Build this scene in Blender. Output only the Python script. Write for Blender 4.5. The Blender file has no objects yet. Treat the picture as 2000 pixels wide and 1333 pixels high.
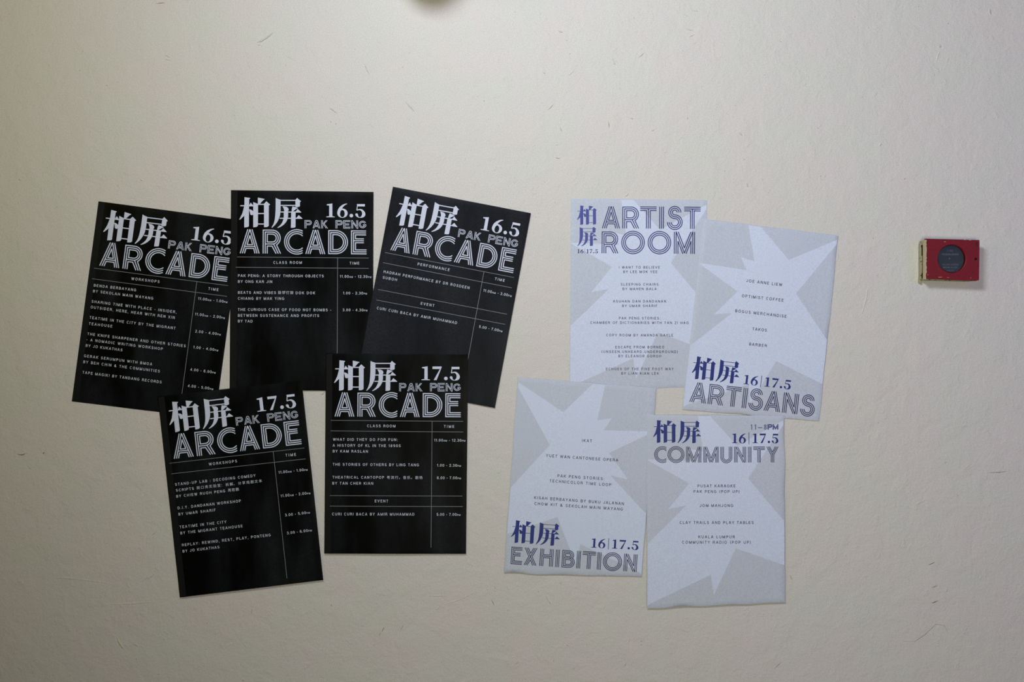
import bpy, bmesh, math, random
from mathutils import Vector, noise
from mathutils.geometry import tessellate_polygon

random.seed(7)
C = bpy.context.scene.collection
S = 0.00107          # metres per pixel of the 2000 x 1333 frame, on the wall
D = 2000 * S * 35.0 / 36.0   # camera distance for a 35 mm lens
ZC = 1.50            # camera height

# ------------------------------------------------------------ camera, world, lights, exposure
cam = bpy.data.cameras.new('camera'); cam.lens = 35.0; cam.sensor_width = 36.0
co = bpy.data.objects.new('camera', cam); C.objects.link(co)
co.location = (0, -D, ZC); co.rotation_euler = (math.pi / 2, 0, 0)
bpy.context.scene.camera = co

w = bpy.data.worlds.new('world'); bpy.context.scene.world = w; w.use_nodes = True
bg = w.node_tree.nodes['Background']
bg.inputs[0].default_value = (1.0, 0.62, 0.30, 1); bg.inputs[1].default_value = 0.03

def area(name, loc, target, sx, sy, power, col):
    l = bpy.data.lights.new(name, 'AREA'); l.shape = 'RECTANGLE'; l.size = sx; l.size_y = sy
    l.energy = power; l.color = col
    o = bpy.data.objects.new(name, l); C.objects.link(o); o.location = loc
    o.rotation_euler = (Vector(target) - Vector(loc)).to_track_quat('-Z', 'Y').to_euler()
    return o
def rgbw(r, g, b):
    """radiant strength per channel -> (power, colour)"""
    m = max(r, g, b); return m * math.pi ** 2, (r / m, g / m, b / m)
def lamp(name, loc, target, sx, sy, r, g, b):
    p, c = rgbw(r, g, b); return area(name, loc, target, sx, sy, p, c)
lamp('ceiling_lamp_light', (-0.29, -1.40, 2.50), (1.0, 0, 2.3), 0.48, 0.30, 1.93, 2.07, 2.50)
lamp('room_light', (0.28, -2.40, 1.16), (1.2, 0, 2.3), 0.80, 0.60, 2.20, 2.14, 1.72)
lamp('window_light', (1.95, -1.5, 1.8), (1.2, 0, 0.8), 0.9, 1.0, 0.13, 0.13, 0.60)
lamp('left_fill_light', (-1.6, -1.3, 2.30), (0.0, 0, 2.3), 0.4, 0.4, 0.36, 0.31, 0.06)  # warm fill added from the left for the wall's colour gradient

vs = bpy.context.scene.view_settings
vs.view_transform = 'Standard'; vs.look = 'None'; vs.gamma = 1.0; vs.use_curve_mapping = False
vs.exposure = 0.0
bpy.context.scene.display_settings.display_device = 'sRGB'

# ------------------------------------------------------------ helpers
def W(px, py, d=0.0):
    """photo pixel -> world point lying d metres in front of the wall"""
    k = (D - d) / D
    return Vector(((px - 1000) * S * k, -d, ZC + (666.5 - py) * S * k))

def tag(o, label=None, cat=None, group=None, kind=None):
    if label: o['label'] = label
    if cat: o['category'] = cat
    if group: o['group'] = group
    if kind: o['kind'] = kind
    return o

def link(name, me, mat, parent=None, loc=None):
    o = bpy.data.objects.new(name, me); C.objects.link(o)
    if mat is not None and not me.materials: me.materials.append(mat)
    if parent: o.parent = parent
    if loc is not None: o.location = loc
    return o

def srgb(r, g, b):
    f = lambda c: (c / 12.92 if c <= 0.04045 else ((c + 0.055) / 1.055) ** 2.4)
    return (f(r / 255), f(g / 255), f(b / 255), 1)

def mat(name, col, rough=0.6, spec=0.5, grain=0.0, gscale=700, bump=0.0, bscale=300, metal=0.0, blotch=0.0):
    m = bpy.data.materials.new(name); m.use_nodes = True
    nt = m.node_tree; p = nt.nodes['Principled BSDF']
    p.inputs['Base Color'].default_value = col
    p.inputs['Roughness'].default_value = rough
    p.inputs['Specular IOR Level'].default_value = spec
    p.inputs['Metallic'].default_value = metal
    tc = nt.nodes.new('ShaderNodeTexCoord')
    if grain > 0:
        n = nt.nodes.new('ShaderNodeTexNoise'); n.inputs['Scale'].default_value = gscale
        n.inputs['Detail'].default_value = 2.0
        nt.links.new(tc.outputs['Object'], n.inputs['Vector'])
        mr = nt.nodes.new('ShaderNodeMapRange')
        mr.inputs[1].default_value = 0.25; mr.inputs[2].default_value = 0.75
        mr.inputs[3].default_value = 1 - grain; mr.inputs[4].default_value = 1 + grain
        nt.links.new(n.outputs['Fac'], mr.inputs[0])
        mx = nt.nodes.new('ShaderNodeVectorMath'); mx.operation = 'SCALE'
        mx.inputs[0].default_value = col[:3]
        nt.links.new(mr.outputs[0], mx.inputs['Scale'])
        nt.links.new(mx.outputs[0], p.inputs['Base Color'])
    if bump > 0:
        n2 = nt.nodes.new('ShaderNodeTexNoise'); n2.inputs['Scale'].default_value = bscale
        n2.inputs['Detail'].default_value = 3.0
        nt.links.new(tc.outputs['Object'], n2.inputs['Vector'])
        b = nt.nodes.new('ShaderNodeBump'); b.inputs['Strength'].default_value = 1.0
        b.inputs['Distance'].default_value = bump
        nt.links.new(n2.outputs['Fac'], b.inputs['Height'])
        nt.links.new(b.outputs[0], p.inputs['Normal'])
    return m

def wall_material():
    m = bpy.data.materials.new('cream_wall_paint'); m.use_nodes = True
    nt = m.node_tree; N = nt.nodes; L = nt.links; p = N['Principled BSDF']
    p.inputs['Roughness'].default_value = 0.62; p.inputs['Specular IOR Level'].default_value = 0.25
    tc = N.new('ShaderNodeTexCoord')
    def ns(scale, detail=2.0, rough=0.5, dist=0.0):
        n = N.new('ShaderNodeTexNoise'); n.inputs['Scale'].default_value = scale
        n.inputs['Detail'].default_value = detail; n.inputs['Roughness'].default_value = rough
        n.inputs['Distortion'].default_value = dist
        L.new(tc.outputs['Object'], n.inputs['Vector']); return n
    # paint colour: cream with faint warm and green patches, fine sand grain, small dirt specks
    big = ns(9, 2.0)
    r1 = N.new('ShaderNodeValToRGB'); r1.color_ramp.elements[0].position = 0.38; r1.color_ramp.elements[1].position = 0.62
    r1.color_ramp.elements[0].color = (0.640, 0.600, 0.538, 1); r1.color_ramp.elements[1].color = (0.618, 0.611, 0.533, 1)
    L.new(big.outputs['Fac'], r1.inputs[0])
    g = ns(620, 1.0)
    mr = N.new('ShaderNodeMapRange'); mr.inputs[1].default_value = 0.25; mr.inputs[2].default_value = 0.75
    mr.inputs[3].default_value = 0.84; mr.inputs[4].default_value = 1.16
    L.new(g.outputs['Fac'], mr.inputs[0])
    sc = N.new('ShaderNodeVectorMath'); sc.operation = 'SCALE'
    L.new(r1.outputs[0], sc.inputs[0]); L.new(mr.outputs[0], sc.inputs['Scale'])
    sp = ns(230, 1.0)
    r2 = N.new('ShaderNodeValToRGB'); r2.color_ramp.elements[0].position = 0.74; r2.color_ramp.elements[1].position = 0.80
    r2.color_ramp.elements[0].color = (1, 1, 1, 1); r2.color_ramp.elements[1].color = (0.55, 0.52, 0.47, 1)
    L.new(sp.outputs['Fac'], r2.inputs[0])
    mu = N.new('ShaderNodeVectorMath'); mu.operation = 'MULTIPLY'
    L.new(sc.outputs[0], mu.inputs[0]); L.new(r2.outputs[0], mu.inputs[1])
    L.new(mu.outputs[0], p.inputs['Base Color'])
    # relief: roller stipple, trowel waves
    a = ns(150, 3.0, 0.55); b = ns(420, 2.0); c = ns(22, 3.0, 0.5, 0.6)
    def mulc(n, k):
        q = N.new('ShaderNodeMath'); q.operation = 'MULTIPLY'; q.inputs[1].default_value = k
        L.new(n.outputs['Fac'], q.inputs[0]); return q
    s1 = N.new('ShaderNodeMath'); s1.operation = 'ADD'; s2 = N.new('ShaderNodeMath'); s2.operation = 'ADD'
    L.new(mulc(a, 0.0010).outputs[0], s1.inputs[0]); L.new(mulc(b, 0.0004).outputs[0], s1.inputs[1])
    L.new(s1.outputs[0], s2.inputs[0]); L.new(mulc(c, 0.0032).outputs[0], s2.inputs[1])
    d = ns(48, 3.0, 0.6, 0.4); rp = N.new('ShaderNodeMapRange'); rp.inputs[1].default_value = 0.60; rp.inputs[2].default_value = 0.74
    rp.inputs[3].default_value = 0.0; rp.inputs[4].default_value = 0.0007; L.new(d.outputs['Fac'], rp.inputs[0])
    s3 = N.new('ShaderNodeMath'); s3.operation = 'ADD'; L.new(s2.outputs[0], s3.inputs[0]); L.new(rp.outputs[0], s3.inputs[1]); s2 = s3
    bp = N.new('ShaderNodeBump'); bp.inputs['Strength'].default_value = 0.75; bp.inputs['Distance'].default_value = 1.0
    L.new(s2.outputs[0], bp.inputs['Height']); L.new(bp.outputs[0], p.inputs['Normal'])
    return m

def box_bm(bm, x0, x1, y0, y1, z0, z1):
    v = [bm.verts.new(c) for c in ((x0,y0,z0),(x1,y0,z0),(x1,y1,z0),(x0,y1,z0),(x0,y0,z1),(x1,y0,z1),(x1,y1,z1),(x0,y1,z1))]
    for f in ((0,1,5,4),(1,2,6,5),(2,3,7,6),(3,0,4,7),(4,5,6,7),(3,2,1,0)):
        bm.faces.new([v[i] for i in f])

def bm_obj(name, bm, material, parent=None, loc=None, bevel=0.0):
    bmesh.ops.recalc_face_normals(bm, faces=bm.faces)
    me = bpy.data.meshes.new(name); bm.to_mesh(me); bm.free()
    o = link(name, me, material, parent, loc)
    if bevel > 0:
        md = o.modifiers.new('bevel', 'BEVEL'); md.width = bevel; md.segments = 3; md.limit_method = 'ANGLE'
    return o

# ------------------------------------------------------------ setting: wall, floor, shadow caster
M_WALL = wall_material()
bm = bmesh.new(); box_bm(bm, -4.0, 4.0, 0.0, 0.15, 0.0, 3.3)
wall = tag(bm_obj('wall_back', bm, M_WALL), kind='structure')
M_FLOOR = mat('grey_cement_floor', srgb(120, 116, 108), 0.5, 0.4, 0.06, 60, 0.0005, 90)
bm = bmesh.new(); box_bm(bm, -4.0, 4.0, -4.5, 0.15, -0.12, 0.0)
tag(bm_obj('floor', bm, M_FLOOR), kind='structure')
# an unseen cylinder added on the wall just above the frame; its soft shadow falls into the picture
bm = bmesh.new()
bmesh.ops.create_cone(bm, cap_ends=True, segments=32, radius1=0.060, radius2=0.054, depth=0.17)
bmesh.ops.rotate(bm, verts=bm.verts, cent=(0,0,0), matrix=__import__('mathutils').Matrix.Rotation(math.pi/2, 3, 'X'))
t1 = bm_obj('shadow_caster_1', bm, M_WALL, None, (-0.180, -0.0855, 2.279), 0.004)
tag(t1, kind='structure')

# small ridges, nicks and scuffs on the plaster, at the places where the wall has them
M_SCUFF = mat('old_scuff', srgb(134, 126, 108), 0.8, 0.1, 0.1)
M_FLAKE = mat('pale_paint_flake', srgb(205, 202, 180), 0.7, 0.2, 0.05)
def ridge(pts, wd, ht, material, name):
    bm = bmesh.new(); n = len(pts); rows = []
    P = []
    for i in range(n - 1):
        for k in range(4):
            t = k / 4; P.append((pts[i][0]*(1-t)+pts[i+1][0]*t, pts[i][1]*(1-t)+pts[i+1][1]*t))
    P.append(pts[-1]); m = len(P)
    for i, (x, y) in enumerate(P):
        a = P[max(0, i-1)]; b = P[min(m-1, i+1)]
        dx, dy = b[0]-a[0], b[1]-a[1]; l = math.hypot(dx, dy) or 1
        nx, ny = -dy/l, dx/l
        if ny < 0: nx, ny = -nx, -ny
        k = math.sin(math.pi * (i + 0.25) / (m - 0.5)) ** 0.6
        jx = random.uniform(-.35, .35) * wd; k *= random.uniform(.75, 1.15)
        c0 = W(x - nx*wd*k*.5 + jx*ny*.3, y - ny*wd*k*.5, -0.0002); c2 = W(x + nx*wd*k*.5, y + ny*wd*k*.5, -0.0002)
        c1 = W(x + nx*wd*k*.18, y + ny*wd*k*.18, ht * k)
        rows.append([bm.verts.new(c) for c in (c0, c1, c2)])
    for i in range(m - 1):
        for j in range(2):
            bm.faces.new((rows[i][j], rows[i+1][j], rows[i+1][j+1], rows[i][j+1]))
    o = bm_obj(name, bm, material, wall)
    return o
RIDGES = [ ([(1065,1155),(1071,1170),(1081,1187)],5,.5), # points, width px, height mm
 ([(502,83),(509,80),(520,74),(534,63)],3.4,1.5), ([(503,87),(509,88)],2,.8), ([(322,107),(333,112)],2.2,.9), ([(323,115),(334,118)],2,.8),
 ([(320,125),(331,129)],1.6,.5), ([(644,210),(650,214),(660,222)],2.6,1.0), ([(274,350),(279,353)],3.0,1.2), ([(35,349),(42,352)],2.4,.9),
 ([(555,107),(577,118)],1.6,.35), ([(712,125),(716,134),(722,147)],2.6,.8), ([(792,198),(799,206),(810,218)],2.6,.9), ([(1090,60),(1099,63)],2.6,1.0),
 ([(1247,112),(1257,103)],3,1.1), ([(1060,141),(1065,143)],3,.7), ([(1110,147),(1120,138)],3,.7), ([(1069,215),(1082,202)],2.4,1.1),
 ([(1231,230),(1237,232)],2.6,1.1), ([(1272,256),(1279,252)],2,.8), ([(1094,248),(1097,257)],2.6,.8), ([(1085,307),(1094,309)],4,1.3),
 ([(1086,282),(1089,283)],2.2,.8), ([(1933,17),(1935,28)],3.6,1.2), ([(1833,88),(1838,92)],3.4,1.1), ([(1836,97),(1832,108),(1828,120)],2.4,.6),
 ([(1717,285),(1721,280)],2.6,1.2), ([(1443,258),(1450,265)],2.6,.9), ([(1458,357),(1461,365)],3,1.0), ([(1765,347),(1769,350)],2.6,.9),
 ([(1695,560),(1692,580),(1686,603),(1678,628)],3.2,.45), 
 ([(852,1185),(890,1174),(925,1159)],3,.35), ([(830,1164),(880,1164)],2.6,.3), ([(96,1127),(150,1131),(224,1141)],3,.4), ([(205,1181),(260,1179),(304,1176)],3,.45),
 ([(1352,20),(1364,22)],2,.6), ([(1340,55),(1352,60)],2.4,.6), ([(1344,72),(1358,66)],2.4,.6), ([(1350,86),(1362,82)],2,.5), ([(1336,28),(1344,33)],2,.5),
 ([(1195,112),(1200,124)],3.4,.6), ([(1197,123),(1203,126)],3,.7), ([(1040,286),(1046,282)],2.4,.5), ([(636,762),(630,769),(626,772)],2.6,.9), ([(1040,378),(1047,379)],1.8,.5), ([(1026,430),(1031,434)],2,.5),
 ([(1221,384),(1228,377)],2.6,1.1), ([(1147,306),(1150,308)],2,.6), ([(1060,352),(1066,357)],2,.4), ([(930,832),(928,838)],2.6,.8)]
SCUFFS = [
 ([(32,887),(42,889),(52,886)],3,.2), ([(84,888),(86,883)],2.6,.3), ([(54,911),(61,918)],1.2,.2), ([(295,1047),(306,1039)],1.0,.2), ([(303,7),(323,5)],1.6,.3),
 ([(1189,237),(1190,250)],1.3,.3), ([(1929,924),(1950,923),(1969,921)],2.0,.2), ([(1786,989),(1809,977)],.9,.2), ([(1813,1104),(1826,1099)],2.2,.3),
 ([(1819,1149),(1832,1144)],1.8,.3), ([(1819,1179),(1833,1174)],2.4,.3), ([(1757,1253),(1786,1254),(1807,1240),(1828,1220),(1844,1222),(1853,1240)],1.3,.2),
 ([(1543,1124),(1548,1135)],1.5,.2), ([(1512,1307),(1525,1295)],1.6,.2), ([(750,1226),(746,1234)],2.4,.2), ([(744,1236),(740,1243)],1.4,.2),
 ([(789,1219),(782,1233)],1.1,.2), ([(960,1171),(966,1185)],1.4,.2), ([(646,1181),(649,1185)],1.6,.2), ([(288,1134),(302,1122)],.9,.2), ([(281,1134),(290,1128)],.8,.2),
 ([(490,1200),(492,1191)],1.1,.2), ([(1006,1299),(1013,1293)],1.1,.2), ([(1081,1294),(1082,1290)],1.3,.2), ([(1226,1258),(1231,1250)],1.0,.2), ([(1219,1303),(1223,1297)],1.1,.2)]
DOTS = [(156,138),(209,167),(646,238),(656,242),(945,197),(1766,350),(1670,33),(1416,334),(1146,1260),(731,1261),(266,1288),(402,1269),(404,1218),(134,1233),(253,1224),(1107,79),(1113,105),(1794,13),(1852,46),(1598,250),(1525,81),(1494,146),(1343,231),(1211,173),(1108,1261),(967,1149),(1253,1253),(1253,1260),(1715,826),(475,1330),(310,1318)]
ROCK = []
for pts, wd, ht in RIDGES: ridge(pts, wd * 1.7, ht * 0.0016, M_WALL, 'plaster_ridge')
for pts, wd, ht in SCUFFS: ridge(pts, wd * 1.35, ht * 0.001, M_SCUFF, 'scuff_mark')
for i, (x, y) in enumerate(DOTS):
    ridge([(x - .9, y - .5), (x + .9, y + .8)], 2.2, 0.0003, M_SCUFF, 'nick')
ridge([(229,1246),(233,1254),(238,1262),(243,1269)], 8, 0.0014, M_FLAKE, 'paint_flake')
ridge([(261,1259),(266,1259),(271,1264)], 5, 0.0010, M_FLAKE, 'paint_flake')

# ------------------------------------------------------------ 2-D print toolkit
# everything printed is collected as polygons / strokes in photo pixels, cut finely, then laid on its sheet
def arc(cx, cy, r, a0, a1, n=14, ry=None):
    ry = r if ry is None else ry
    return [(cx + r*math.cos(math.radians(a0 + (a1-a0)*i/n)), cy + ry*math.sin(math.radians(a0 + (a1-a0)*i/n))) for i in range(n+1)]

class Ink:
    def __init__(s): s.v = []; s.f = []; s.l = []; s.cur = 0
    def mark(s, step=1):          # every piece of print gets its own hair-thin layer, so crossing strokes never share a plane
        while len(s.l) < len(s.v): s.l.append(s.cur)
        s.cur += step
    def tri_poly(s, pts):
        vv = [Vector((x, y, 0)) for x, y in pts]
        b = len(s.v); s.v += [tuple(p) for p in pts]
        for t in tessellate_polygon([vv]): s.f.append(tuple(b + i for i in t))
        s.mark()
    def stroke(s, pts, wd, closed=False, step=9.0):
        n0 = len(pts); sharp = []
        for i in range(n0):
            if not closed and i in (0, n0-1): continue
            a, b, c = pts[i-1], pts[i], pts[(i+1) % n0]
            d1 = (b[0]-a[0], b[1]-a[1]); d2 = (c[0]-b[0], c[1]-b[1]); q = (math.hypot(*d1)*math.hypot(*d2)) or 1
            if (d1[0]*d2[0]+d1[1]*d2[1])/q < -0.22: sharp.append(i)
        if sharp:
            if closed:
                k0 = sharp[0]; seq = [pts[(k0+j) % n0] for j in range(n0+1)]; cuts = [(i-k0) % n0 for i in sharp] + [n0]
            else: seq = list(pts); cuts = [0] + sharp + [n0-1]
            cuts = sorted(set(cuts))
            for u, v in zip(cuts, cuts[1:]):
                sub = [tuple(p) for p in seq[u:v+1]]
                def ext(p, q_): l = math.hypot(p[0]-q_[0], p[1]-q_[1]) or 1; return (p[0]+(p[0]-q_[0])/l*wd*.3, p[1]+(p[1]-q_[1])/l*wd*.3)
                e0 = closed or u != 0; e1 = closed or v != n0-1
                h, t_ = sub[0], sub[-1]
                if e0: h = ext(sub[0], sub[1])
                if e1: t_ = ext(sub[-1], sub[-2])
                sub[0] = h; sub[-1] = t_; s.stroke(sub, wd, False, step)
            return
        P = [pts[0]]
        seq = list(pts) + ([pts[0]] if closed else [])
        for i in range(len(seq) - 1):
            a, b = seq[i], seq[i+1]; l = math.hypot(b[0]-a[0], b[1]-a[1])
            if l < 1e-6: continue
            n = max(1, int(l / step))
            for k in range(1, n+1): P.append((a[0] + (b[0]-a[0])*k/n, a[1] + (b[1]-a[1])*k/n))
        if closed: P = P[:-1]
        m = len(P)
        if m < 2: return
        base = len(s.v)
        for i in range(m):
            if closed: a, b, c = P[i-1], P[i], P[(i+1) % m]
            else: a, b, c = P[max(0,i-1)], P[i], P[min(m-1,i+1)]
            d1 = (b[0]-a[0], b[1]-a[1]); d2 = (c[0]-b[0], c[1]-b[1])
            if i == 0 and not closed: d1 = d2
            if i == m-1 and not closed: d2 = d1
            l1 = math.hypot(*d1) or 1; l2 = math.hypot(*d2) or 1
            n1 = (-d1[1]/l1, d1[0]/l1); n2 = (-d2[1]/l2, d2[0]/l2)
            nx, ny = n1[0]+n2[0], n1[1]+n2[1]; q = nx*nx + ny*ny
            if q < 0.15: nx, ny, k = n1[0], n1[1], 1.0
            else: k = min(2.0/q, 1.7/math.sqrt(q))
            nx *= k*wd/2; ny *= k*wd/2
            s.v += [(b[0]+nx, b[1]+ny), (b[0]-nx, b[1]-ny)]
        for i in range(m if closed else m-1):
            j = (i+1) % m
            s.f.append((base+2*i, base+2*j, base+2*j+1, base+2*i+1))
        s.mark()
    def add(s, other, fn):
        other.mark(0); b = len(s.v); s.v += [fn(x, y) for x, y in other.v]; s.f += [tuple(b+i for i in f) for f in other.f]
        s.l += [s.cur + q for q in other.l]; s.cur += other.cur + 1

def affine3(src, dst):
    (x0,y0),(x1,y1),(x2,y2) = src; (u0,v0),(u1,v1),(u2,v2) = dst
    a, b, c, d = x1-x0, x2-x0, y1-y0, y2-y0; det = a*d - b*c
    def fn(x, y):
        p, q = x-x0, y-y0
        s = (p*d - q*b)/det; t = (a*q - c*p)/det
        return (u0 + s*(u1-u0) + t*(u2-u0), v0 + s*(v1-v0) + t*(v2-v0))
    return fn

def base_map(p0, p1, width, height, cap, y0=0.0):
    """units (0..width, y0 top .. height baseline) -> px along the baseline p0-p1"""
    L = math.hypot(p1[0]-p0[0], p1[1]-p0[1]); ex = ((p1[0]-p0[0])/L, (p1[1]-p0[1])/L); ey = (-ex[1], ex[0])
    kx = L/width; ky = cap/(height-y0)
    return lambda x, y: (p0[0] + ex[0]*x*kx + ey[0]*(y-height)*ky, p0[1] + ex[1]*x*kx + ey[1]*(y-height)*ky)

# --- the two large characters, drawn stroke by stroke (units: 14.286 per photo px)
CH1 = [[(258,130),(412,150),(412,175),(388,182),(380,560),(378,942),(345,965),(248,978),(250,560)],
 [(430,282),(500,365),(500,385),(385,385),(385,362)],
 [(250,375),(262,470),(255,640),(225,672),(180,715),(150,745),(122,762),(110,750),(130,715),(160,655),(195,580),(218,500),(235,430)],
 [(385,470),(412,472),(445,482),(480,505),(500,528),(500,615),(478,628),(450,632),(428,622),(415,605),(410,570),(402,535),(385,492)],
 [(500,265),(560,290),(635,318),(628,930),(600,955),(560,966),(498,972)],
 [(630,140),(820,180),(808,195),(775,215),(690,315),(660,330),(630,335)],
 [(865,243),(972,335),(955,348),(935,358),(930,930),(900,955),(860,965),(800,968),(800,312)]]
CH1B = [[(140,370),(500,372)], [(600,329),(830,329)], [(610,585),(815,585)], [(610,879),(815,879)]]
CH2 = [[(1125,150),(1190,178),(1262,200),(1262,500),(1245,640),(1220,715),(1190,780),(1150,850),(1105,905),(1060,950),(1022,984),(1010,978),(1014,958),(1040,920),(1065,870),(1090,790),(1104,710),(1114,600),(1122,470)],
 [(1722,148),(1832,240),(1815,252),(1800,262),(1800,380),(1772,394),(1725,405),(1675,398),(1675,205)],
 [(1315,385),(1380,388),(1415,395),(1445,408),(1470,430),(1484,458),(1484,485),(1472,508),(1455,526),(1440,532),(1370,532),(1362,505),(1356,470),(1342,432)],
 [(1592,388),(1665,402),(1745,432),(1722,446),(1690,462),(1645,495),(1600,525),(1570,545),(1572,470)],
 [(1735,455),(1835,545),(1832,556),(1672,556),(1676,540)], [(1765,628),(1868,718),(1866,731),(1705,731),(1700,706)],
 [(1350,520),(1470,520),(1472,640),(1462,710),(1440,775),(1405,835),(1350,895),(1290,940),(1230,972),(1180,990),(1168,980),(1205,952),(1245,915),(1285,870),(1315,815),(1338,750),(1350,660)],
 [(1558,525),(1680,525),(1675,955),(1655,975),(1600,984),(1545,985)]]
CH2B = [[(1240,217),(1700,217)], [(1240,358),(1700,358)], [(1262,543),(1700,543)], [(1236,718),(1720,718)]]
def hanzi(polys, bars, thin):
    k = Ink()
    for p in polys: k.tri_poly(p)
    for b in bars: k.stroke(b, thin, step=120)
    return k

# --- serif figures, unit height 400
def fig(ch):
    k = Ink()
    if ch == '1':
        k.tri_poly([(15,25),(165,0),(172,0),(172,358),(240,372),(240,387),(0,387),(0,368),(82,355),(84,60),(20,52)]); return k, 240
    if ch == '7':
        k.tri_poly([(0,5),(254,5),(254,30),(114,387),(32,387),(207,75),(0,75)]); return k, 254
    if ch == '.':
        k.tri_poly(arc(52,340,50,0,345,23)); return k, 104
    if ch == '5':
        k.tri_poly([(52,15),(270,15),(270,80),(70,80),(62,165),(72,190),(44,197),(34,180),(50,80)])
        k.tri_poly([(60,172),(90,158),(130,152),(165,154),(200,168),(235,196),(262,232),(278,270),(282,305),(272,340),(250,370),(218,388),(180,398),(130,400),(85,392),(50,376),(22,350),(5,325),(0,305),(8,288),(30,276),(55,280),(72,296),(80,325),(82,350),(96,372),(125,384),(152,372),(175,345),(190,305),(192,262),(182,228),(162,202),(132,186),(100,184),(60,197)]); return k, 282
    if ch == '6':
        out = [(262,0),(285,10),(225,40),(175,82),(140,135),(120,185)]
        k.tri_poly(out + [(90,225),(80,280),(0,290),(4,235),(18,180),(48,125),(92,76),(150,36),(205,12)])
        o = arc(145,272,145,0,360,32,130); i_ = arc(142,284,66,0,360,32,102)
        b = len(k.v); k.v += o[:-1] + i_[:-1]
        for t in range(32): k.f.append((b+t, b+(t+1) % 32, b+32+(t+1) % 32, b+32+t))
        k.mark()
        return k, 290
    k.stroke([(8,-40),(8,430)], 24, step=200); return k, 16      # |

# --- three-line display capitals, cap height 675, centre lines
LW = 30
def cap3(ch):
    A = []
    def s(*p): A.append((list(p), False))
    def c(*p): A.append((list(p), True))
    if ch == 'A':
        s((223,0),(15,675)); s((75,675),(276,12),(287,12),(483,675)); s((340,0),(540,675))
        s((133,675),(173,535),(390,535),(425,675)); s((142,480),(420,480)); c((282,175),(205,428),(358,428)); w_ = 555
    elif ch == 'R':
        s((15,675),(15,18),(268,18),*arc(268,240,222,-90,58,20),(500,675)); s((73,675),(73,74),(268,74),*arc(268,240,166,-90,90,20),(73,406))
        c((130,130),(268,130),*arc(268,240,110,-90,90,16),(130,350)); s((130,675),(130,465),(262,465),(375,675)); s((305,406),(438,675)); w_ = 515
    elif ch == 'C':
        for r in (342,286,230):
            a = math.degrees(math.acos(160/r)); s(*arc(353,340,r,-a,-360+a,34))
        w_ = 513
    elif ch == 'O':
        for r in (345,289,233): c(*arc(353,338,r,0,352,44))
        w_ = 706
    elif ch == 'D':
        for x, r in ((13,322),(68,266),(125,211)): c((x,338-r),(210,338-r),*arc(210,338,r,-90,90,26),(x,338+r))
        w_ = 545
    elif ch == 'E':
        s((422,18),(17,18),(17,658),(435,658)); s((422,73),(73,73),(73,603),(435,603)); s((73,293),(362,293))
        s((422,128),(128,128),(128,238),(362,238)); s((362,348),(128,348),(128,548),(435,548)); w_ = 435
    elif ch == 'T':
        s((0,12),(503,12)); s((0,67),(503,67)); s((0,124),(196,124),(196,675)); s((503,124),(308,124),(308,675)); s((252,67),(252,675)); w_ = 503
    elif ch == 'I':
        for x in (12,70,128): s((x,0),(x,675))
        w_ = 140
    elif ch == 'S':
        for r1, r2 in ((186,113),(129,169),(73,225)):
            s(*arc(228,176,r1,0,-270,26), *arc(232,176+r1+r2 if False else 471,r2,-90,180,26)) if False else s(*arc(228,176,r1,0,-268,26), *arc(232,475,r2,-88,180,26))
        w_ = 462
    elif ch == 'M':
        s((12,0),(12,675)); s((628,0),(628,675)); s((66,675),(66,0),(320,650),(574,0),(574,675)); s((126,0),(320,490),(514,0))
        s((122,675),(122,290),(272,675)); s((518,675),(518,290),(368,675)); w_ = 640
    elif ch == 'N':
        s((12,0),(12,675)); s((490,0),(490,675)); s((70,675),(70,0),(432,675),(432,0)); s((136,0),(376,450),(376,0)); s((126,675),(126,215),(372,675)); w_ = 502
    elif ch == 'U':
        for x, r in ((12,239),(70,181),(128,123)): s((x,0),(x,452),*arc(251,452,r,180,0,24),(251+r,0))
        w_ = 502
    elif ch == 'Y':
        s((20,0),(209,354),(209,675)); s((82,0),(265,335)); s((448,0),(265,335),(265,675)); s((140,0),(265,230),(390,0)); s((510,0),(321,354),(321,675)); w_ = 530
    elif ch == 'H':
        s((14,0),(14,675)); s((72,0),(72,675)); s((438,0),(438,675)); s((496,0),(496,675)); s((72,286),(438,286))
        s((130,0),(130,228),(380,228),(380,0)); s((130,675),(130,344),(380,344),(380,675)); w_ = 510
    elif ch == 'B':
        c((15,15),(270,15),*arc(270,188,170,-90,44,16),*arc(270,453,207,-48,90,18),(15,660))
        c((73,73),(270,73),*arc(270,188,113,-90,90,16),(73,302)); c((73,302),(270,302),*arc(270,453,150,-90,90,18),(73,603))
        c((131,131),(270,131),*arc(270,188,56,-90,90,12),(131,244)); c((131,360),(270,360),*arc(270,453,93,-90,90,14),(131,546)); w_ = 490
    elif ch == 'X':
        s((82,0),(418,675)); s((418,0),(82,675)); s((20,0),(188,337),(20,675)); s((480,0),(312,337),(480,675)); s((144,0),(250,213),(356,0)); s((144,675),(250,462),(356,675)); w_ = 500
    k = Ink()
    for p, cl in A: k.stroke(p, LW, cl, step=140)
    return k, w_

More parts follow.
